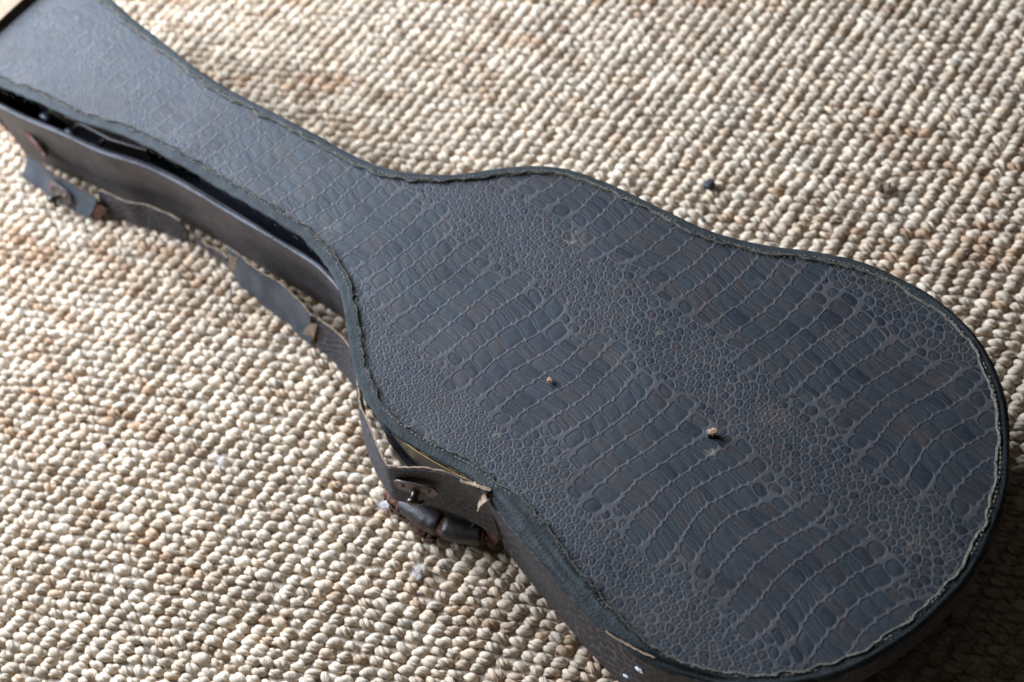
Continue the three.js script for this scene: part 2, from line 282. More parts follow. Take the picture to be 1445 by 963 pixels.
// ------------------------------------------------------------------ rug
const ridge = V(-0.05619, 0, -0.99842), across = V(0.99842, 0, -0.05619); // along a ridge; along the yarn, from ridge to ridge
const PA = 0.0090, PB = 0.01186;
const rug = new THREE.Group();
top('woven_rug', rug, 'cream and tan chunky hand woven rug under the guitar case', 'rug');
{
  // yarn fibres: fine lines round each knot
  const fib = new Float32Array(256 * 256);
  const yarnTone = tex(256, 256, (i, j) => { const f = noise(i * 0.085, j * 0.012, 301) * 0.6 + noise(i * 0.21, j * 0.03, 302) * 0.5; fib[j * 256 + i] = clamp(0.5 + 0.5 * f); const t = 0.83 + 0.2 * f + 0.05 * noise(i * 0.1, j * 0.1, 303); return [t, t * (1 - 0.02 * (1 - f)), t * (1 - 0.05 * (1 - f))]; }, true);
  const fibre = texF(256, 256, fib);
  const yarnMat = (c) => new THREE.MeshStandardMaterial({ color: c ?? col(1, 1, 1), roughness: 0.88, vertexColors: true, map: yarnTone, bumpMap: fibre, bumpScale: 0.0007 });
  const knotGeo = (seed) => { // one turn of yarn over the warp: two or three plies wound round one another
    const r = mulberry(seed), plies = r() < 0.35 ? 2 : r() < 0.75 ? 3 : 4, tw = (0.75 + 0.55 * r()), ph = r() * 6.28, nu = 14, nv = 9, pos = [], uv = [], idx = [];
    const rad = [0, 0, 0.0031, 0.0025, 0.0022][plies], off = [0, 0, 0.0024, 0.0028, 0.0030][plies], cl = [], skew = 0.9 + 0.5 * r(), c = V(0, 0, 0), c2 = V(0, 0, 0);
    const centre = (k, t, o) => { const a = ph + k / plies * 2 * Math.PI + tw * t * 1.6, e = 1 - 0.55 * Math.pow(Math.abs(t), 2.5); return o.set(0.0068 * t, -0.0042 * Math.pow(Math.abs(t), 2.2) + off * e * Math.cos(a) * 0.8, off * e * Math.sin(a) * 0.96 - 0.0018 * skew * t); };
    for (let k = 0; k < plies; k++) {
      const fat = 0.84 + 0.36 * r(), tone = 0.84 + 0.3 * r(), warm = r() < 0.22 ? 0.86 : 1, o0 = pos.length / 3;
      for (let i = 0; i <= nu; i++) { const t = -1 + 2 * i / nu; centre(k, t, c); centre(k, t + 0.02, c2); const d = c2.sub(c).normalize(), s = d.clone().cross(V(0, 1, 0)).normalize(), u = s.clone().cross(d);
        const rr = rad * fat * Math.pow(Math.max(0.02, 1 - Math.pow(Math.abs(t), 3.2)), 0.5) * (1 + 0.07 * noise(t * 2.5 + k * 9, seed, 7));
        for (let j = 0; j <= nv; j++) { const a = j / nv * 2 * Math.PI, q = rr * (1 + 0.06 * noise(Math.cos(a) * 1.5 + seed, Math.sin(a) * 1.5 + t * 2, 9)); pos.push(c.x + s.x * q * Math.cos(a) + u.x * q * Math.sin(a), c.y + s.y * q * Math.cos(a) + u.y * q * Math.sin(a), c.z + s.z * q * Math.cos(a) + u.z * q * Math.sin(a)); uv.push(j / nv + 0.35 * t + k * 0.37 + seed * 0.11, t * 0.35 + k * 0.4 + seed * 0.23); cl.push(Math.min(1.12, tone), Math.min(1.12, tone) * (0.5 + 0.5 * warm), Math.min(1.12, tone) * warm); } }
      for (let i = 0; i < nu; i++) for (let j = 0; j < nv; j++) { const a = o0 + i * (nv + 1) + j, b = a + nv + 1; idx.push(a, b + 1, a + 1, a, b, b + 1); }
    }
    const g = new THREE.BufferGeometry(); g.setAttribute('position', new THREE.Float32BufferAttribute(pos, 3)); g.setAttribute('uv', new THREE.Float32BufferAttribute(uv, 2)); g.setAttribute('color', new THREE.Float32BufferAttribute(cl, 3)); g.setIndex(idx); g.computeVertexNormals();
    const n = g.attributes.normal; // close the seams
    for (let i = 0; i < plies * (nu + 1); i++) { const a = i * (nv + 1), b = a + nv; const q = V(n.getX(a) + n.getX(b), n.getY(a) + n.getY(b), n.getZ(a) + n.getZ(b)).normalize(); n.setXYZ(a, q.x, q.y, q.z); n.setXYZ(b, q.x, q.y, q.z); }
    return g;
  };
  const NV = 14, geos = [...Array(NV).keys()].map((k) => knotGeo(400 + 17 * k));
  const R = mulberry(99);
  const tint = (i, j) => { // colour runs along the yarn, from ridge to ridge
    const run = noise(i * 0.11 + 40, j * 0.62, 501) * 0.7 + noise(i * 0.31, j * 0.9, 502) * 0.55, patch = noise(i * 0.03, j * 0.045, 503), one = R();
    let c = mix3([0.78, 0.655, 0.505], [0.68, 0.54, 0.39], clamp(0.35 + 0.6 * run + 0.3 * patch + 0.5 * (one - 0.5)));
    const tan = sstep(0.30, 0.95, run * 0.75 + patch * 0.45 + (one - 0.5) * 0.7);
    c = mix3(c, [0.52, 0.325, 0.19], tan * 0.85);
    if (one > 0.95) c = mix3(c, [0.72, 0.64, 0.51], 0.6); else if (one < 0.03) c = mix3(c, [0.34, 0.19, 0.09], 0.5);
    const k = 0.92 + 0.16 * R(); return c.map((v) => v * k);
  };
  const list = [], O = V(0.05, 0, -0.1), I = 130, J = 165, mtx = new THREE.Matrix4(), q = new THREE.Quaternion(), e = new THREE.Euler();
  for (let i = -I; i <= I; i++) for (let j = -J; j <= J; j++) {
    const dx = i * PB + 0.0022 * noise(j * 0.11, i * 0.5, 511) + 0.0009 * (R() - 0.5), dz = (j + (i & 1) * 0.5) * PA + 0.0030 * noise(j * 0.16, i * 0.31, 512) + 0.0020 * (R() - 0.5);
    const p = O.clone().addScaledVector(across, dx).addScaledVector(ridge, dz); p.y = -0.0049 - 0.0010 * R();
    const s = 0.76 + 0.26 * R(), rec = { g: Math.floor(R() * NV), c: tint(i, j), p };
    e.set((R() - 0.5) * 1.0, 0.0562 + 0.12 + (R() - 0.5) * 0.7, (R() - 0.5) * 0.28); q.setFromEuler(e);
    rec.m = new THREE.Matrix4().compose(p, q, V(s * (0.94 + 0.14 * R()), s * (0.95 + 0.1 * R()), s * (0.86 + 0.18 * R()))); list.push(rec);
  }
  // the 300 knots that show largest in the photograph are meshes of their own
  for (const k of list) {
    const [px, py, z] = project(k.p); k.z = z; k.near = false;
    if (px < 8 || px > PW - 8 || py < 8 || py > PH - 8) { k.z = 99; continue; }
    const t = (LID - camPos.y) / (k.p.y - camPos.y), x = lerp(camPos.x, k.p.x, t), zz = lerp(camPos.z, k.p.z, t);
    const t2 = (0.02 - camPos.y) / (k.p.y - camPos.y), x2 = lerp(camPos.x, k.p.x, t2), z2 = lerp(camPos.z, k.p.z, t2);
    if (z < 1.25 && (inside(x, zz) || inside(x2, z2) || inside(k.p.x, k.p.z) || (x2 > 0.07 && x2 < 0.2 && z2 < 0.165 && z2 > 0))) k.z = 99;
  }
  const order = list.slice().sort((a, b) => a.z - b.z);
  for (let i = 0; i < 300; i++) order[i].near = true;
  const tintMats = new Map();
  for (const k of list) if (k.near) {
    const lum = Math.round((k.c[0] + k.c[1] + k.c[2]) * 14), wm = Math.round(k.c[2] / k.c[0] * 16), key = lum * 100 + wm, c = k.c;
    if (!tintMats.has(key)) tintMats.set(key, yarnMat(col(...c)));
    const m = part(rug, 'knot', geos[k.g], tintMats.get(key)); k.m.decompose(m.position, m.quaternion, m.scale);
  }
  const white = yarnMat(), c = new THREE.Color();
  for (let g = 0; g < NV; g++) {
    const L = list.filter((k) => !k.near && k.g === g), im = new THREE.InstancedMesh(geos[g], white, L.length);
    L.forEach((k, i) => { im.setMatrixAt(i, k.m); im.setColorAt(i, c.setRGB(...k.c)); });
    im.name = 'knot_field'; im.userData.kind = 'stuff'; im.castShadow = im.receiveShadow = true; rug.add(im);
  }
  // backing under the knots
  const P = []; for (let i = 0; i <= 8; i++) { P.push([]); for (let j = 0; j <= 8; j++) P[i].push(O.clone().addScaledVector(across, (i / 4 - 1) * I * PB).addScaledVector(ridge, (j / 4 - 1) * J * PA).setY(-0.0085)); }
  part(rug, 'backing', slab(P, 0.004, false), std({ ...grainMaps(0.05, 256, 331, [0.34, 0.28, 0.21], [0.58, 0.49, 0.385]), bumpScale: 0.001, roughness: 0.95 }));
  // loose fibres standing out of the yarn
  const hair = (seed) => { const r = mulberry(seed), pts = []; let p = V(0, 0, 0), d = V(1, 0.25, 0); for (let k = 0; k < 6; k++) { pts.push(p.clone()); p.addScaledVector(d.normalize(), 0.0016); d.add(V((r() - 0.5) * 1.1, (r() - 0.62) * 0.9, (r() - 0.5) * 1.3)); } return new THREE.TubeGeometry(new THREE.CatmullRomCurve3(pts), 9, 0.00009, 3); };
  const hm = std({ color: col(0.70, 0.62, 0.50), roughness: 0.8 });
  for (let v = 0; v < 4; v++) {
    const n = 26000, im = new THREE.InstancedMesh(hair(600 + v), hm, n), sc = V(1, 1, 1);
    for (let i = 0; i < n; i++) { const k = list[Math.floor(R() * list.length)]; e.set((R() - 0.5) * 1.2, R() * 6.28, (R() - 0.3) * 0.6); mtx.compose(k.p.clone().add(V((R() - 0.5) * 0.012, 0.0046 - 0.0042 * R() * R(), (R() - 0.5) * 0.009)), q.setFromEuler(e), sc.setScalar(0.5 + 0.8 * R())); im.setMatrixAt(i, mtx); }
    im.name = 'loose_fibres'; im.userData.kind = 'stuff'; rug.add(im);
  }
}

// ------------------------------------------------------------------ guitar case
const guitarCase = new THREE.Group();
top('guitar_case', guitarCase, 'worn dark guitar case with crocodile embossed lid lying on woven rug', 'guitar case');

// lid panel: paired points of the two long edges, spanned by a grid
const lidY = (x, z) => LID + 0.0012 * noise(x * 7, z * 9, 601) + 0.0005 * noise(x * 24, z * 24, 602);
const panelIn = 0.004; // the panel ends under the binding
const lidGrid = []; const LK = 56;
for (let i = 0; i < NS; i++) {
  lidGrid.push([]);
  const a = nearLine[i].clone().addScaledVector(outN[i], -panelIn), b = farLine[i].clone().addScaledVector(outN[outline.length - 1 - i] ?? outN[i], -panelIn);
  for (let j = 0; j < LK; j++) { const p = a.clone().lerp(b, j / (LK - 1)); p.y = lidY(p.x, p.z); lidGrid[i].push(p); }
}
const lidGeo = slab(lidGrid, 0.0042, false);
{ const n = lidGeo.attributes.normal; if (n.getY(2 * 40) < 0) throw new Error('lid faces down'); }
{ const p = lidGeo.attributes.position, u = lidGeo.attributes.uv; for (let i = 0; i < p.count; i++) u.setXY(i, (p.getX(i) - CX0) / (CX1 - CX0), (p.getZ(i) - CZ0) / (CZ1 - CZ0)); }
const lid = part(guitarCase, 'lid', lidGeo, lidMat);

// binding tape round the edge of the lid, turned down over the corner
const isLower = (i) => sstep(0.195, 0.225, outline[i].x) * (i < NS ? 1 : 0) * sstep(0.44, 0.37, outline[i].x);
const bindW = (i) => lerp(i < NS && outline[i].x < 0.2 ? 0.0088 : 0.0062, 0.0170, isLower(i) * sstep(0.40, 0.25, outline[i].x));
const bindGrid = [];
for (let i = 0; i < outline.length; i++) {
  const p = outline[i], q = outN[i], near = i < NS, low = isLower(i), s = i * 0.004;
  const neckNear = near && p.x < 0.195 ? sstep(0.2, 0.18, p.x) : 0, w = bindW(i) + 0.0012 * noise(i * 0.35, 1, 611) + 0.0009 * noise(i * 1.1, 2, 612);
  const drop = lerp(0.011, 0.0022, neckNear) + 0.0012 * noise(i * 0.4, 5, 613) * neckNear - low * 0.006, out = lerp(0.0014, 0.0005, neckNear) + 0.0009 * noise(i * 0.6, 7, 614);
  const flat = 1 - 0.45 * neckNear, lift = (0.0007 + 0.0006 * Math.max(0, noise(i * 0.09, 3, 615))) * flat, fold = low * 0.0060;
  const prof = [[-w, lift * 0.9 + 0.0004], [-w * 0.82, lift + 0.0008], [-w * 0.62, 0.0013 * flat + fold * noise(i * 0.05, 1, 617)], [-w * 0.42, 0.0014 * flat + fold * noise(i * 0.07, 4, 618) - low * 0.0012], [-w * 0.22, 0.0014 * flat + fold * 0.8 * noise(i * 0.06, 9, 619)], [-0.0008, 0.0011 * flat], [0.0006, 0.0003], [out, -0.0014], [out + 0.0003, -drop * 0.5], [out + 0.0001, -drop]];
  bindGrid.push(prof.map(([n, y]) => { const r = p.clone().addScaledVector(q, n); r.y = lidY(p.x, p.z) + y; return r; }));
}
const binding = part(guitarCase, 'edge_binding', slab(bindGrid, 0.0009, true), bindingMat);

// stitching and frayed edge of the binding
{
  const th = [], dk = [], fr = [];
  const stick = (a, b, r, n = 4) => { const d = b.clone().sub(a), L = d.length(), g = new THREE.CylinderGeometry(r, r * 0.8, L, n); g.applyQuaternion(new THREE.Quaternion().setFromUnitVectors(V(0, 1, 0), d.normalize())); const m = a.clone().add(b).multiplyScalar(0.5); g.translate(m.x, m.y, m.z); return g; };
  const R = mulberry(77); let acc = 0;
  for (let i = 3; i < outline.length - 3; i++) {
    acc += outline[i].distanceTo(outline[i - 1]);
    if (acc > 0.0034) {
      acc = 0; const w = bindW(i), low = isLower(i), t = outline[Math.min(i + 1, outline.length - 1)].clone().sub(outline[i]).normalize(), lost = noise(i * 0.08, 3, 621) > 0.35;
      for (const f of low > 0.5 ? [0.12, 0.80] : [0.80]) {
        const c = outline[i].clone().addScaledVector(outN[i], -w * f); c.y = lidY(c.x, c.z) + 0.0024;
        if (lost && f > 0.5) continue;
        (f < 0.5 || R() < 0.35 ? dk : th).push(stick(c.clone().addScaledVector(t, -0.0009), c.clone().addScaledVector(t, 0.0010), 0.00028, 5));
      }
    }
    for (let k = 0; k < (noise(i * 0.13, 8, 622) > -0.15 ? 7 : 2); k++) { // threads pulled from the inner edge
      const w = bindW(i), c = outline[i].clone().addScaledVector(outN[i], -w + 0.0006).add(V((R() - 0.5) * 0.004, 0, (R() - 0.5) * 0.004)); c.y = lidY(c.x, c.z) + 0.0010 + 0.0007 * R();
      const d = outN[i].clone().multiplyScalar(-0.0004 - 0.0012 * R()).add(V((R() - 0.5) * 0.0022, (R() - 0.25) * 0.0010, (R() - 0.5) * 0.0022));
      fr.push(stick(c, c.clone().add(d), 0.00013, 3));
    }
    if (i < 200 && R() < 0.6) for (let k = 0; k < 2; k++) { const c = outline[i].clone().addScaledVector(outN[i], 0.0012); c.y = LID - 0.004; fr.push(stick(c, c.clone().add(V((R() - 0.5) * 0.002, -0.0008 - 0.0015 * R(), (R() - 0.3) * 0.002)), 0.00013, 3)); }
  }
  const raw = []; for (let i = 0; i < outline.length; i++) { const w = bindW(i) + 0.0012 * noise(i * 0.35, 1, 611) + 0.0009 * noise(i * 1.1, 2, 612), wide = 0.0001 + 0.0010 * clamp(0.35 + 0.9 * noise(i * 0.12, 3, 623) + 0.9 * noise(i * 0.8, 5, 624)) * (i < NS && outline[i].x < 0.19 ? 0.32 : 0.46); raw.push([0.0004, -wide * 0.5, -wide].map((n, k) => { const r = outline[i].clone().addScaledVector(outN[i], -w + n); r.y = lidY(r.x, r.z) + [0.0020, 0.0019, 0.0010][k] + 0.0003 * noise(i * 1.3, k, 625); return r; })); }
  part(binding, 'raw_edge', slab(raw, 0.0007, true), std({ ...grainMaps(0.02, 256, 291, [0.04, 0.037, 0.029], [0.17, 0.15, 0.115], { fine: 2500, coarse: 400 }), bumpScale: 0.0006, roughness: 0.95 }), 'pale frayed raw edge of the binding');
  part(binding, 'stitching', mergeGeometries(th), threadMat).userData.kind = 'stuff';
  part(binding, 'dark_stitching', mergeGeometries(dk), darkThreadMat).userData.kind = 'stuff';
  part(binding, 'frayed_threads', mergeGeometries(fr), frayMat).userData.kind = 'stuff';
}

// base: a tray with upright walls under the lid
const RIM = 0.080;
const rimY = (i) => RIM - 0.020 * (i < NS ? sstep(0.07, 0.12, outline[i].x) * sstep(0.215, 0.18, outline[i].x) : 0);
const baseLine = outline.map((p) => V(p.x - 0.075 * sstep(0.30, 0.55, p.x), 0, p.z * (1 - 0.03 * sstep(0.36, 0.5, p.x)))); // the lid has slid towards the tail
{
  const base = part(guitarCase, 'base', (() => {
    const P = baseLine.map((p, i) => { const q = []; for (let j = 0; j < 9; j++) { const v = j / 8, r = p.clone().addScaledVector(outN[i], -0.0012 + 0.0008 * noise(i * 0.05, v * 2, 631)); r.y = lerp(rimY(i), 0.0005, v); q.push(r); } return q; });
    return slab(P, 0.0036, true);
  })(), wallMat, 'brown base wall of the case');
  const ends = [outline[0], outline[outline.length - 1]];
  const head = between([V(ends[0].x, RIM, ends[0].z - 0.004), V(-0.467, RIM, 0.045), V(-0.468, RIM, 0), V(-0.467, RIM, -0.045), V(ends[1].x, RIM, ends[1].z + 0.004)], [V(ends[0].x, 0.0008, ends[0].z - 0.004), V(-0.467, 0.0008, 0.045), V(-0.468, 0.0008, 0), V(-0.467, 0.0008, -0.045), V(ends[1].x, 0.0008, ends[1].z + 0.004)], 40, 5);
  part(base, 'head_wall', slab(head, 0.0036, false), wallMat);
  const rimP = baseLine.map((p, i) => [[-0.0042, 0.0001], [-0.0036, 0.0008], [-0.0024, 0.0011], [-0.0010, 0.0009], [-0.0004, 0.0002], [-0.0003, -0.0012 - 0.0006 * noise(i * 0.3, 0, 641)]].map(([n, y]) => { const r = p.clone().addScaledVector(outN[i], n); r.y = rimY(i) + y + 0.0004 * noise(i * 0.2, 2, 642); return r; }));
  part(base, 'worn_rim', slab(rimP, 0.0008, true), rimMat, 'pale worn rim of the base wall');
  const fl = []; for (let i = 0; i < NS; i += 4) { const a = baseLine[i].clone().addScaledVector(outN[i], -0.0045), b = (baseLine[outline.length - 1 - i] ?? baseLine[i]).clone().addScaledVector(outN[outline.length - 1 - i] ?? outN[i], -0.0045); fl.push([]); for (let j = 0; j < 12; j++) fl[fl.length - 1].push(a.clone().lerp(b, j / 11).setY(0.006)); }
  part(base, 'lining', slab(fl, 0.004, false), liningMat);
  // hole worn into the wall where a catch was torn off
  const hc = V(-0.418, 0.042, halfN(-0.418) - 0.0002), sh = new THREE.Shape(); for (let k = 0; k <= 26; k++) { const t = k / 26 * 6.283, r = 1 + 0.22 * noise(k * 0.7, 2, 651); const x = 0.017 * r * Math.cos(t), y = 0.012 * r * Math.sin(t); k ? sh.lineTo(x, y) : sh.moveTo(x, y); }
  const hole = new THREE.ExtrudeGeometry(sh, { depth: 0.0008, bevelEnabled: true, bevelSize: 0.0005, bevelThickness: 0.0004, bevelSegments: 2 }); hole.rotateY(-0.05); hole.translate(hc.x, hc.y, hc.z);
  part(base, 'torn_patch', hole, rawMat, 'dark patch where a catch was torn off');
  const rs = new THREE.TubeGeometry(new THREE.CatmullRomCurve3([V(0.004, 0.011, 0.002), V(0.013, 0.008, 0.003), V(0.018, 0.000, 0.0035), V(0.015, -0.008, 0.003), V(0.007, -0.011, 0.002)].map((p) => p.add(hc))), 20, 0.0014, 7);
  part(base, 'rusty_catch_rim', rs, rivetMat);
}

// side strip of the lid where it still holds: lower bout, tail and far side
const stripFrom = nearLine.findIndex((p) => p.x > 0.199);
{
  const P = []; for (let i = stripFrom; i < outline.length; i++) {
    const p = outline[i], q = outN[i], far = i > NS + 20, bot = far ? 0.072 : lerp(0.020, 0.094, sstep(0.35, 0.43, p.x)); P.push([]);
    for (let j = 0; j < 10; j++) { const v = j / 9, r = p.clone().addScaledVector(q, 0.0018 + 0.0012 * Math.sin(v * 3.1) * noise(i * 0.03, 2, 661) + 0.0007 * noise(i * 0.11, v * 3, 662)); r.y = lerp(LID - 0.0012, bot + 0.0006 * noise(i * 0.3, 4, 663), v); P[P.length - 1].push(r); }
  }
  const g = slab(P, 0.0014, true); part(guitarCase, 'side_strip', g, sideCroc, 'side strip of the lid with small round scales');
}

// side strip torn off along the neck and upper bout, in pieces
function tornStrip(name, topP, botP, mat, label, n = 60, ragged = 0.0008, bare = 0.0001) {
  const P = between(topP, botP, n, 9, (p, u, v) => { p.z += 0.0012 * noise(u * 7, v * 2, name.length + 671); if (v === 0) p.y += ragged * noise(u * 40, 1, 672); if (v === 1) p.y += ragged * noise(u * 50, 3, 673); });
  const s = part(guitarCase, name, slab(P, 0.0011, true), mat, label);
  const Q = P.map((c, i) => c.map((p, j) => { const r = p.clone(); const a = P[Math.min(i + 1, n - 1)][j].clone().sub(P[Math.max(i - 1, 0)][j]), b = P[i][Math.min(j + 1, 8)].clone().sub(P[i][Math.max(j - 1, 0)]); r.addScaledVector(a.cross(b).normalize(), 0.00112); if (j === 0) r.y += bare * (1 + 0.8 * noise(i * 0.5, 2, 674)); if (j === 8) r.y = Math.max(0.0006, r.y - 0.0004); return r; }));
  part(s, 'backing_board', slab(Q, 0.0014, true), boardMat, 'bared tan board behind the torn strip');
  return s;
}
// upper edge and lower edge run from the neck to the lower bout
// (order of points chosen so that the outer face looks away from the case)
const tornBody = tornStrip('torn_side_strip',
  [V(-0.048, 0.044, 0.0655), V(-0.017, 0.045, 0.0700), V(0.005, 0.047, 0.0790), V(0.030, 0.058, 0.0975), V(0.055, 0.076, 0.1160), V(0.074, 0.088, 0.1270), V(0.097, 0.094, 0.1405), V(0.1160, 0.100, 0.1500), V(0.1225, 0.103, 0.1520), V(0.1310, 0.106, 0.1500), V(0.152, 0.111, 0.1405), V(0.178, 0.117, 0.1330), V(0.2005, 0.1235, 0.1310)],
  [V(-0.056, 0.001, 0.0725), V(-0.025, 0.001, 0.0775), V(0.002, 0.002, 0.0870), V(0.027, 0.012, 0.1050), V(0.050, 0.030, 0.1225), V(0.070, 0.041, 0.1350), V(0.092, 0.048, 0.1470), V(0.1120, 0.053, 0.1560), V(0.1190, 0.054, 0.1580), V(0.1280, 0.054, 0.1550), V(0.150, 0.050, 0.1420), V(0.177, 0.044, 0.1345), V(0.2000, 0.036, 0.1325)], sideCroc, 'scaly side strip pulled away from the upper bout', 150, 0.0008, 0.0014);
tornStrip('torn_side_strip', [V(-0.170, 0.040, 0.0530), V(-0.150, 0.043, 0.0560), V(-0.1013, 0.045, 0.0585), V(-0.0525, 0.046, 0.0665)], [V(-0.176, 0.002, 0.0570), V(-0.155, 0.0012, 0.0640), V(-0.110, 0.0012, 0.0690), V(-0.0620, 0.0012, 0.0745)], plainStripMat, 'smooth blue grey torn strip standing on the rug');
tornStrip('torn_side_strip', [V(-0.228, 0.010, 0.0500), V(-0.205, 0.013, 0.0525), V(-0.180, 0.016, 0.0535)], [V(-0.228, 0.002, 0.0515), V(-0.205, 0.002, 0.0540), V(-0.180, 0.002, 0.0550)], wallMat, 'narrow torn sliver of the side strip', 30);
tornStrip('torn_side_strip', [V(-0.330, 0.030, 0.0690), V(-0.300, 0.034, 0.0660), V(-0.276, 0.035, 0.0600), V(-0.232, 0.034, 0.0525)], [V(-0.336, 0.002, 0.0745), V(-0.3050, 0.0012, 0.0700), V(-0.280, 0.0012, 0.0640), V(-0.236, 0.0012, 0.0545)], sideCroc, 'dark scaly torn strip leaning on the base wall');
const latchPiece = tornStrip('torn_side_strip', [V(-0.428, 0.026, 0.0750), V(-0.400, 0.027, 0.0765), V(-0.370, 0.027, 0.0775), V(-0.326, 0.027, 0.0750)], [V(-0.438, 0.002, 0.0880), V(-0.405, 0.0014, 0.0895), V(-0.375, 0.0014, 0.0900), V(-0.340, 0.003, 0.0870)], plainStripMat, 'torn blue grey strip carrying a metal catch plate', 40);
part(latchPiece, 'stiffener', slab(between([V(-0.331, 0.022, 0.0740), V(-0.326, 0.020, 0.0735), V(-0.320, 0.016, 0.0720)], [V(-0.342, 0.002, 0.0850), V(-0.336, 0.002, 0.0820), V(-0.331, 0.001, 0.0800)], 8, 4), 0.002), rawMat);

// catch plates: two-lobed sheet with two rivets and a hooked stud
function catchPlate(parent, centre, along, normal, scale, label) {
  const g = new THREE.Group(); g.name = 'catch_plate'; if (label) g.userData.label = label;
  const up = normal.clone().cross(along).normalize(), x = along.clone().normalize();
  g.position.copy(centre); g.quaternion.setFromRotationMatrix(new THREE.Matrix4().makeBasis(x, up, x.clone().cross(up))); g.scale.setScalar(scale); parent.add(g);
  const s = new THREE.Shape(), n = 48; for (let k = 0; k <= n; k++) { const t = k / n * 2 * Math.PI, c = Math.cos(t), si = Math.sin(t), X = 0.0165 * Math.sign(c) * Math.pow(Math.abs(c), 0.86), Y = 0.0098 * si * (0.80 + 0.30 * c * c); k ? s.lineTo(X, Y) : s.moveTo(X, Y); }
  const pg = new THREE.ExtrudeGeometry(s, { depth: 0.0007, bevelEnabled: true, bevelSize: 0.0008, bevelThickness: 0.0006, bevelSegments: 3, curveSegments: 8 });
  { const p = pg.attributes.position; for (let i = 0; i < p.count; i++) { const X = p.getX(i), Y = p.getY(i); p.setZ(i, p.getZ(i) + 0.0006 * noise(X * 150, Y * 150, 691) + 0.0010 * Math.cos(X * 90)); } pg.computeVertexNormals(); }
  part(g, 'plate', pg, plateMat);
  for (const k of [-1, 1]) { const r = new THREE.LatheGeometry([[0, 0.0030], [0.0008, 0.0029], [0.0017, 0.0025], [0.0023, 0.0018], [0.0026, 0.0008], [0.0027, 0]].map(([a, b]) => new THREE.Vector2(a, b)), 20); r.rotateX(Math.PI / 2); r.translate(k * 0.0100, 0.0018, 0.0006); part(g, 'rivet', r, rivetMat); }
  const st = new THREE.LatheGeometry([[0.0046, 0], [0.0042, 0.0012], [0.0030, 0.0028], [0.0026, 0.0055], [0.0034, 0.0075], [0.0040, 0.0092], [0.0032, 0.0108], [0.0014, 0.0115], [0, 0.0116]].map(([a, b]) => new THREE.Vector2(a, b)), 24); st.rotateX(Math.PI / 2); st.translate(-0.001, -0.0050, 0.001); part(g, 'stud', st, steelMat);
  const hk = new THREE.TubeGeometry(new THREE.CatmullRomCurve3([V(-0.001, -0.006, 0.004), V(0.001, -0.0085, 0.007), V(0.0035, -0.0105, 0.0075), V(0.0055, -0.0105, 0.005)]), 16, 0.0016, 8); part(g, 'hook', hk, steelMat);
  return g;
}
{
  // on the pulled-out strip beside the handle: where the photograph's ray meets the strip
  const a = V(0.127, 0.078, 0.1525), b = V(0.178, 0.080, 0.1338), al = b.clone().sub(a).setY(0).normalize(), nr = V(-al.z, 0.02, al.x).normalize(); if (nr.z < 0) nr.negate();
  const r = ray(588, 686), t = a.clone().sub(camPos).dot(nr) / r.dot(nr), c = camPos.clone().addScaledVector(r, t).addScaledVector(nr, 0.0010);
  catchPlate(guitarCase, c, al, nr, 1.0, 'brown metal catch plate with stud above the handle');
  const a2 = V(-0.400, 0.014, 0.0835), al2 = V(1, 0, 0.02).normalize(), nr2 = V(0, 0.46, 0.89).normalize();
  const r2 = ray(86, 271), t2 = a2.clone().sub(camPos).dot(nr2) / r2.dot(nr2), c2 = camPos.clone().addScaledVector(r2, t2).addScaledVector(nr2, 0.0012);
  catchPlate(guitarCase, c2, al2, nr2, 1.0, 'brown metal catch plate on the torn neck strip');
}

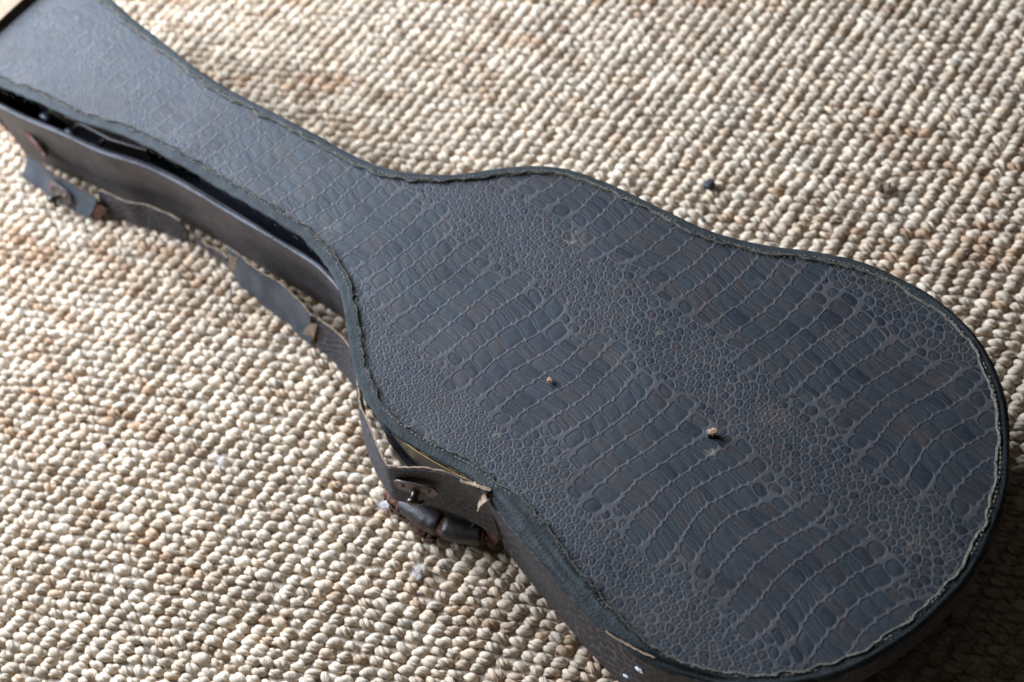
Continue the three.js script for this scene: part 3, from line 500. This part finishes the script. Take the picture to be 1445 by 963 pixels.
// carrying handle, drooped on the rug
{
  const handle = new THREE.Group(); handle.name = 'handle'; handle.userData.label = 'cracked dark leather carrying handle lying on the rug'; guitarCase.add(handle);
  const path = smooth([at(551, 690, 0.012), at(575, 711, 0.0135), at(602, 731, 0.0140), at(634, 746, 0.0140), at(664, 754, 0.0130), at(688, 757, 0.012)], 60);
  const tube = (i0, i1, rad, mat, name, seed, squash = 0.88) => {
    const pos = [], uv = [], idx = [], n = i1 - i0, m = 22; let L = 0;
    for (let i = i0; i <= i1; i++) { if (i > i0) L += path[i].distanceTo(path[i - 1]); const t = path[Math.min(i + 1, 59)].clone().sub(path[Math.max(i - 1, 0)]).normalize(), s = t.clone().cross(V(0, 1, 0)).normalize(), u = s.clone().cross(t).normalize();
      for (let j = 0; j <= m; j++) { const a = j / m * 2 * Math.PI, r = rad(i, a) * (1 + 0.03 * noise(i * 0.3 + seed, Math.cos(a) * 2 + Math.sin(a), 701)); const p = path[i].clone().addScaledVector(s, r * Math.cos(a)).addScaledVector(u, r * squash * Math.sin(a)); p.y = Math.max(p.y, 0.0004); pos.push(p.x, p.y, p.z); uv.push(L, a * 0.01); } }
    for (let i = 0; i < n; i++) for (let j = 0; j < m; j++) { const a = i * (m + 1) + j, b = a + m + 1; idx.push(a, a + 1, b + 1, a, b + 1, b); }
    const c0 = pos.length / 3; for (const [i, f] of [[0, 1], [n, 0]]) { const c = path[i0 + i]; pos.push(c.x, c.y, c.z); uv.push(0, 0); const k = pos.length / 3 - 1; for (let j = 0; j < m; j++) { const a = i * (m + 1) + j; f ? idx.push(k, a + 1, a) : idx.push(k, a, a + 1); } }
    const g = new THREE.BufferGeometry(); g.setAttribute('position', new THREE.Float32BufferAttribute(pos, 3)); g.setAttribute('uv', new THREE.Float32BufferAttribute(uv, 2)); g.setIndex(idx); g.computeVertexNormals(); return part(handle, name, g, mat);
  };
  const env = (i) => 0.0096 * (0.72 + 0.30 * Math.sin(clamp(i / 59) * 2.7 + 0.2));
  tube(6, 35, (i, a) => env(i) * (1 - 0.10 * sstep(33, 35.5, i)) * (i > 33 ? 0.97 + 0.05 * Math.sin(a * 3 + i) : 1), handleMat, 'grip', 1);
  tube(37, 56, (i, a) => env(i) * (1 - 0.08 * sstep(39, 37, i)) * (i < 39 ? 0.97 + 0.05 * Math.sin(a * 3 + 1) : 1), handleMat, 'grip', 2);
  tube(2, 58, (i) => env(i) * 0.84, rawMat, 'core', 3);
  tube(0, 13, (i, a) => env(i) * (1.04 + 0.16 * noise(i * 0.9, a * 2, 705)), rawMat, 'torn_end', 4, 0.8);
  // flaking skin along the lower edge
  const fl = []; const R = mulberry(31);
  for (let k = 0; k < 26; k++) { const i = 2 + Math.floor(R() * 34), p = path[i].clone(), s = V(0, 0, 1), g = new THREE.IcosahedronGeometry(0.0010 + 0.0018 * R(), 1); g.scale(1 + R(), 0.5, 1 + R()); g.rotateY(R() * 6); g.translate(p.x - 0.002 + (R() - 0.5) * 0.004, 0.002 + 0.006 * R(), p.z + env(i) * (0.86 + 0.2 * R())); fl.push(g); }
  part(handle, 'flaked_leather', mergeGeometries(fl), rawMat).userData.kind = 'stuff';
  const e = at(684, 749, 0.014);
  const ring = new THREE.TubeGeometry(new THREE.CatmullRomCurve3([V(0.003, 0.014, -0.008), V(-0.004, 0.012, -0.003), V(-0.0075, 0.006, 0.004), V(-0.005, 0.000, 0.0085), V(0.001, -0.002, 0.0085), V(0.006, 0.002, 0.004)].map((p) => p.add(e))), 40, 0.0011, 8);
  part(handle, 'wire_loop', ring, plateMat);
  const tab = slab(between([at(690, 742, 0.022), at(700, 752, 0.020), at(706, 760, 0.018)], [at(684, 757, 0.010), at(692, 765, 0.008), at(700, 770, 0.006)], 10, 5), 0.002); part(handle, 'leather_tab', tab, rawMat);
}

// scraps of bared board and paper at the torn corner
function scrap(pts, width, mat, name, label, t = 0.0007) {
  const c = smooth(pts.map((p) => p[0]), 14), w = smooth(pts.map((p) => p[1]), 14), P = c.map((p, i) => [-1, -0.3, 0.4, 1].map((k, q) => p.clone().addScaledVector(w[i], k * width * (1 - 0.35 * Math.abs(i / 13 - 0.5)) * (0.6 + 0.8 * hash(i, q, 9))).add(V(0, 0.0024 * (k * k) + 0.0008 * (hash(i, q, 19) - 0.5), 0))));
  return part(guitarCase, name, slab(P, t), mat, label);
}
scrap([[at(693, 700, 0.124), V(0.6, 0, 0.8)], [at(686, 704, 0.128), V(0.6, 0, 0.8)], [at(678, 712, 0.122), V(0.55, 0, 0.8)], [at(674, 720, 0.112), V(0.5, 0, 0.8)]], 0.0036, boardMat, 'paper_scrap', 'curled tan paper scrap at the torn corner');
scrap([[at(650, 679, 0.119), V(0.2, 0.2, 1)], [at(668, 685, 0.122), V(0.2, 0.2, 1)], [at(684, 690, 0.1255), V(0.2, 0.2, 1)], [at(693, 694, 0.126), V(0.2, 0.2, 1)]], 0.0020, boardMat, 'board_splinter', 'tan splinter of board at the torn corner');
scrap([[at(856, 892, 0.1265), V(-0.5, 0, 1)], [at(876, 905, 0.127), V(-0.5, 0, 1)], [at(900, 918, 0.127), V(-0.5, 0, 1)], [at(925, 930, 0.1265), V(-0.5, 0, 1)]], 0.0012, boardMat, 'board_splinter', 'tan bared board along the lower bout edge');
scrap([[at(1178, 955, 0.116), V(-0.5, 0, 1)], [at(1200, 949, 0.117), V(-0.5, 0, 1)], [at(1216, 943, 0.117), V(-0.4, 0, 1)]], 0.0012, boardMat, 'board_splinter', 'tan bared board at the tail edge');
part(guitarCase, 'board_tab', slab(between([at(321, 362, 0.036), at(327, 364, 0.037), at(334, 366, 0.038)], [at(324, 384, 0.006), at(329, 388, 0.004), at(336, 392, 0.003)], 8, 5, (p, u, v) => { p.y += 0.0012 * noise(u * 5, v * 5, 741); }), 0.0015, true), boardMat, 'bared tan board at the end of a torn strip');
part(guitarCase, 'board_tab', slab(between([at(437, 456, 0.038), at(441, 458, 0.039), at(446, 460, 0.040)], [at(425, 472, 0.006), at(433, 478, 0.004), at(441, 484, 0.003)], 8, 5, (p, u, v) => { p.y += 0.0012 * noise(u * 5, v * 5, 743); }), 0.0015, true), boardMat, 'bared tan board between two torn strips');
// the head end: bared board bent up beyond the end of the lid
part(guitarCase, 'head_flap', slab(between([V(-0.4640, 0.129, 0.066), V(-0.4635, 0.130, 0.02), V(-0.4640, 0.130, -0.03), V(-0.4650, 0.129, -0.067)], [V(-0.535, 0.118, 0.062), V(-0.54, 0.120, 0.02), V(-0.54, 0.120, -0.03), V(-0.535, 0.118, -0.063)], 30, 6), 0.003, true), std({ ...grainMaps(0.06, 256, 177, [0.17, 0.105, 0.06], [0.28, 0.19, 0.115], { fine: 900 }), bumpScale: 0.0005, roughness: 0.85 }), 'bent flap of bared tan board at the head end');
part(guitarCase, 'head_end_wall', slab(between([V(-0.536, 0.117, 0.062), V(-0.541, 0.119, 0.0), V(-0.536, 0.117, -0.063)], [V(-0.472, 0.001, 0.062), V(-0.474, 0.001, 0.0), V(-0.472, 0.001, -0.063)], 20, 6), 0.003), wallMat);
// flecks of white paint on the side strip
{
  const k = mulberry(8); const dab = (px, py, h, r) => { const g = new THREE.IcosahedronGeometry(r, 2), p = g.attributes.position; for (let i = 0; i < p.count; i++) { const f = 1 + 0.35 * noise(p.getX(i) * 900, p.getZ(i) * 900 + p.getY(i) * 500, 731); p.setXYZ(i, p.getX(i) * f * 1.2, p.getY(i) * f * 0.6, p.getZ(i) * f * 0.5); } g.computeVertexNormals(); const c = at(px, py, h); g.translate(c.x, c.y, c.z + 0.0006); return g; };
  const paint = std({ color: col(0.72, 0.73, 0.76), roughness: 0.6 });
  part(guitarCase, 'paint_fleck', dab(903, 945, 0.098, 0.0024), paint); part(guitarCase, 'paint_fleck', dab(884, 954, 0.075, 0.0016), paint);
}

// ------------------------------------------------------------------ guitar inside the case
{
  const guitar = new THREE.Group();
  const ins = (d) => baseLine.map((p, i) => p.clone().addScaledVector(outN[i], -d));
  const o1 = ins(0.0056), start = nearLine.findIndex((p) => p.x > 0.03), end = outline.length - 1 - farLine.findIndex((p) => p.x > 0.03);
  const ring = o1.slice(start, end), s = new THREE.Shape(); ring.forEach((p, i) => i ? s.lineTo(p.x, -p.z) : s.moveTo(p.x, -p.z)); s.closePath();
  const g = new THREE.ExtrudeGeometry(s, { depth: 0.088, bevelEnabled: true, bevelSize: 0.0012, bevelThickness: 0.0012, bevelSegments: 2 }); g.rotateX(-Math.PI / 2); g.translate(0, 0.0135, 0);
  part(guitar, 'body', g, bodyMat);
  const line = (d, y) => new THREE.TubeGeometry(new THREE.CatmullRomCurve3(ins(0.0056 + d).slice(start, end).filter((_, i) => i % 5 === 0).map((p) => p.setY(y)), true), 400, 0.00055, 5, true);
  [[-0.0014, 0.1012], [-0.0002, 0.1028], [0.0016, 0.1032]].forEach(([d, y]) => part(guitar, 'gold_edge_line', line(d, y), goldMat));
  const nk = new THREE.Shape([[0, -0.021], [0, 0.021], [-0.012, 0.017], [-0.020, 0.008], [-0.022, 0], [-0.020, -0.008], [-0.012, -0.017]].map(([a, b]) => new THREE.Vector2(b, a)));
  const ng = new THREE.ExtrudeGeometry(nk, { depth: 0.34, bevelEnabled: false, steps: 2 }); ng.rotateY(-Math.PI / 2); ng.translate(0.045, 0.082, 0); part(guitar, 'neck', ng, bodyMat);
  const hs = new THREE.Shape(); [[-0.29, -0.023], [-0.29, 0.023], [-0.33, 0.032], [-0.43, 0.036], [-0.445, 0.02], [-0.445, -0.02], [-0.43, -0.036], [-0.33, -0.032]].forEach(([x, z], i) => i ? hs.lineTo(x, z) : hs.moveTo(x, z)); hs.closePath();
  const hg = new THREE.ExtrudeGeometry(hs, { depth: 0.014, bevelEnabled: true, bevelSize: 0.0015, bevelThickness: 0.0015, bevelSegments: 2 }); hg.rotateX(-Math.PI / 2); hg.translate(0, 0.052, 0); part(guitar, 'headstock', hg, bodyMat);
  for (const sg of [-1, 1]) for (let k = 0; k < 3; k++) { const b = new THREE.SphereGeometry(0.006, 14, 10); b.scale(1.25, 0.75, 0.8); b.translate(-0.342 - 0.036 * k, 0.058, sg * 0.0435); part(guitar, 'tuner_button', b, std({ color: col(0.018, 0.022, 0.030), roughness: 0.35 })); const c = new THREE.CylinderGeometry(0.0022, 0.0022, 0.012, 10); c.rotateX(Math.PI / 2); c.translate(-0.342 - 0.036 * k, 0.058, sg * 0.0375); part(guitar, 'tuner_shaft', c, steelMat); }
  top('guitar', guitar, 'dark guitar with gold edge lines seen through the gap under the lid', 'guitar');
}

// ------------------------------------------------------------------ crumbs and lint
function chip(seed, r, sx, sy, sz) { const g = new THREE.IcosahedronGeometry(r, 2), p = g.attributes.position; for (let i = 0; i < p.count; i++) { const x = p.getX(i) / r, y = p.getY(i) / r, z = p.getZ(i) / r, f = (1 / Math.max(Math.abs(x), Math.abs(y), Math.abs(z)) * 0.3 + 0.7) * (1 + 0.42 * noise(x * 2.2 + seed, y * 2.2 + z * 1.7, seed)); p.setXYZ(i, x * r * f * sx, y * r * f * sy, z * r * f * sz); } g.computeVertexNormals(); return g; }
function crumb(name, label, px, py, h, parts, turn, category, group) {
  const o = new THREE.Group(), p = at(px, py, h); o.position.copy(p); o.rotation.y = turn;
  for (const [n, g, m] of parts) part(o, n, g, m);
  return top(name, o, label, category, group ? { group } : {});
}
const darkChip = std({ color: col(0.018, 0.018, 0.020), roughness: 0.5 }), woodMat = std({ ...grainMaps(0.01, 128, 801, [0.34, 0.17, 0.07], [0.62, 0.42, 0.24], { fine: 4000, coarse: 900 }), bumpScale: 0.0004, roughness: 0.85 });
const up = (g, y, x = 0, z = 0) => { g.translate(x, y, z); return g; };
crumb('leather_crumb', 'blue black crumb with pale torn top on the lower bout of the lid', 1005, 615, LID + 0.001, [['skin', up(chip(3, 0.0034, 1.0, 0.95, 0.8), 0.0030), std({ color: col(0.05, 0.058, 0.075), roughness: 0.5 })], ['torn_face', up(chip(4, 0.0027, 1.15, 0.5, 0.95), 0.0060, 0.0008), woodMat]], 0.6, 'crumb');
crumb('board_crumb', 'tiny tan crumb on the middle of the embossed lid', 776, 538, LID + 0.001, [['chip', up(chip(5, 0.0021, 1, 0.75, 1), 0.0013), woodMat]], 0.2, 'crumb');
crumb('dark_crumb', 'black square crumb on the rug beside the upper bout', 999, 262, 0, [['chip', up(chip(6, 0.0046, 1.15, 0.55, 0.9), 0.0014), darkChip]], 0.5, 'crumb');
crumb('dark_crumb', 'tiny black crumb on the rug close to the lid edge', 992, 311, 0, [['chip', up(chip(7, 0.0022, 1, 0.6, 1), 0.0008), darkChip]], 1.2, 'crumb');
crumb('brown_crumb', 'brown seed husk on the rug beyond the lower bout', 1247, 268, 0, [['husk', up(chip(9, 0.0060, 1.1, 0.8, 0.8), 0.0024), std({ color: col(0.16, 0.10, 0.06), roughness: 0.8 })]], 0.4, 'crumb');
{
  const lintMat = std({ color: col(0.74, 0.72, 0.74), roughness: 0.95 });
  const lint = (px, py, n, size, turn, label, mat = lintMat) => { // a tuft of fine threads
    const R = mulberry(px), L = [];
    for (let k = 0; k < n; k++) { const pts = []; let p = V((R() - 0.5) * size * 0.7, 0.0006 + 0.0012 * R(), (R() - 0.5) * size * 0.35), d = V(R() - 0.5, 0, (R() - 0.5) * 0.6); for (let q = 0; q < 5; q++) { pts.push(p.clone()); p.addScaledVector(d.normalize(), size * 0.16); d.add(V((R() - 0.5) * 1.2, (R() - 0.5) * 0.25, (R() - 0.5) * 1.2)); p.y = clamp(p.y, 0.0003, 0.003); } L.push(new THREE.TubeGeometry(new THREE.CatmullRomCurve3(pts), 8, 0.00016, 3)); }
    const o = new THREE.Mesh(mergeGeometries(L), mat); o.position.copy(at(px, py, 0)); o.rotation.y = turn; o.castShadow = o.receiveShadow = true; top('lint_tuft', o, label, 'lint');
  };
  lint(545, 716, 60, 0.011, 0.5, 'pale blue lint on the rug beside the handle end');
  lint(312, 651, 26, 0.010, 1.9, 'thin white lint wisp on the open rug');
  lint(588, 806, 40, 0.010, 2.2, 'white lint wisp on the rug below the handle');
  lint(1351, 907, 70, 0.006, 1.7, 'small grey lint pill on the shaded rug beyond the tail', std({ color: col(0.5, 0.52, 0.56), roughness: 0.95 }));
}

scene.traverse((o) => { if (o.isMesh) o.castShadow = o.receiveShadow = true; });
renderer.render(scene, camera);
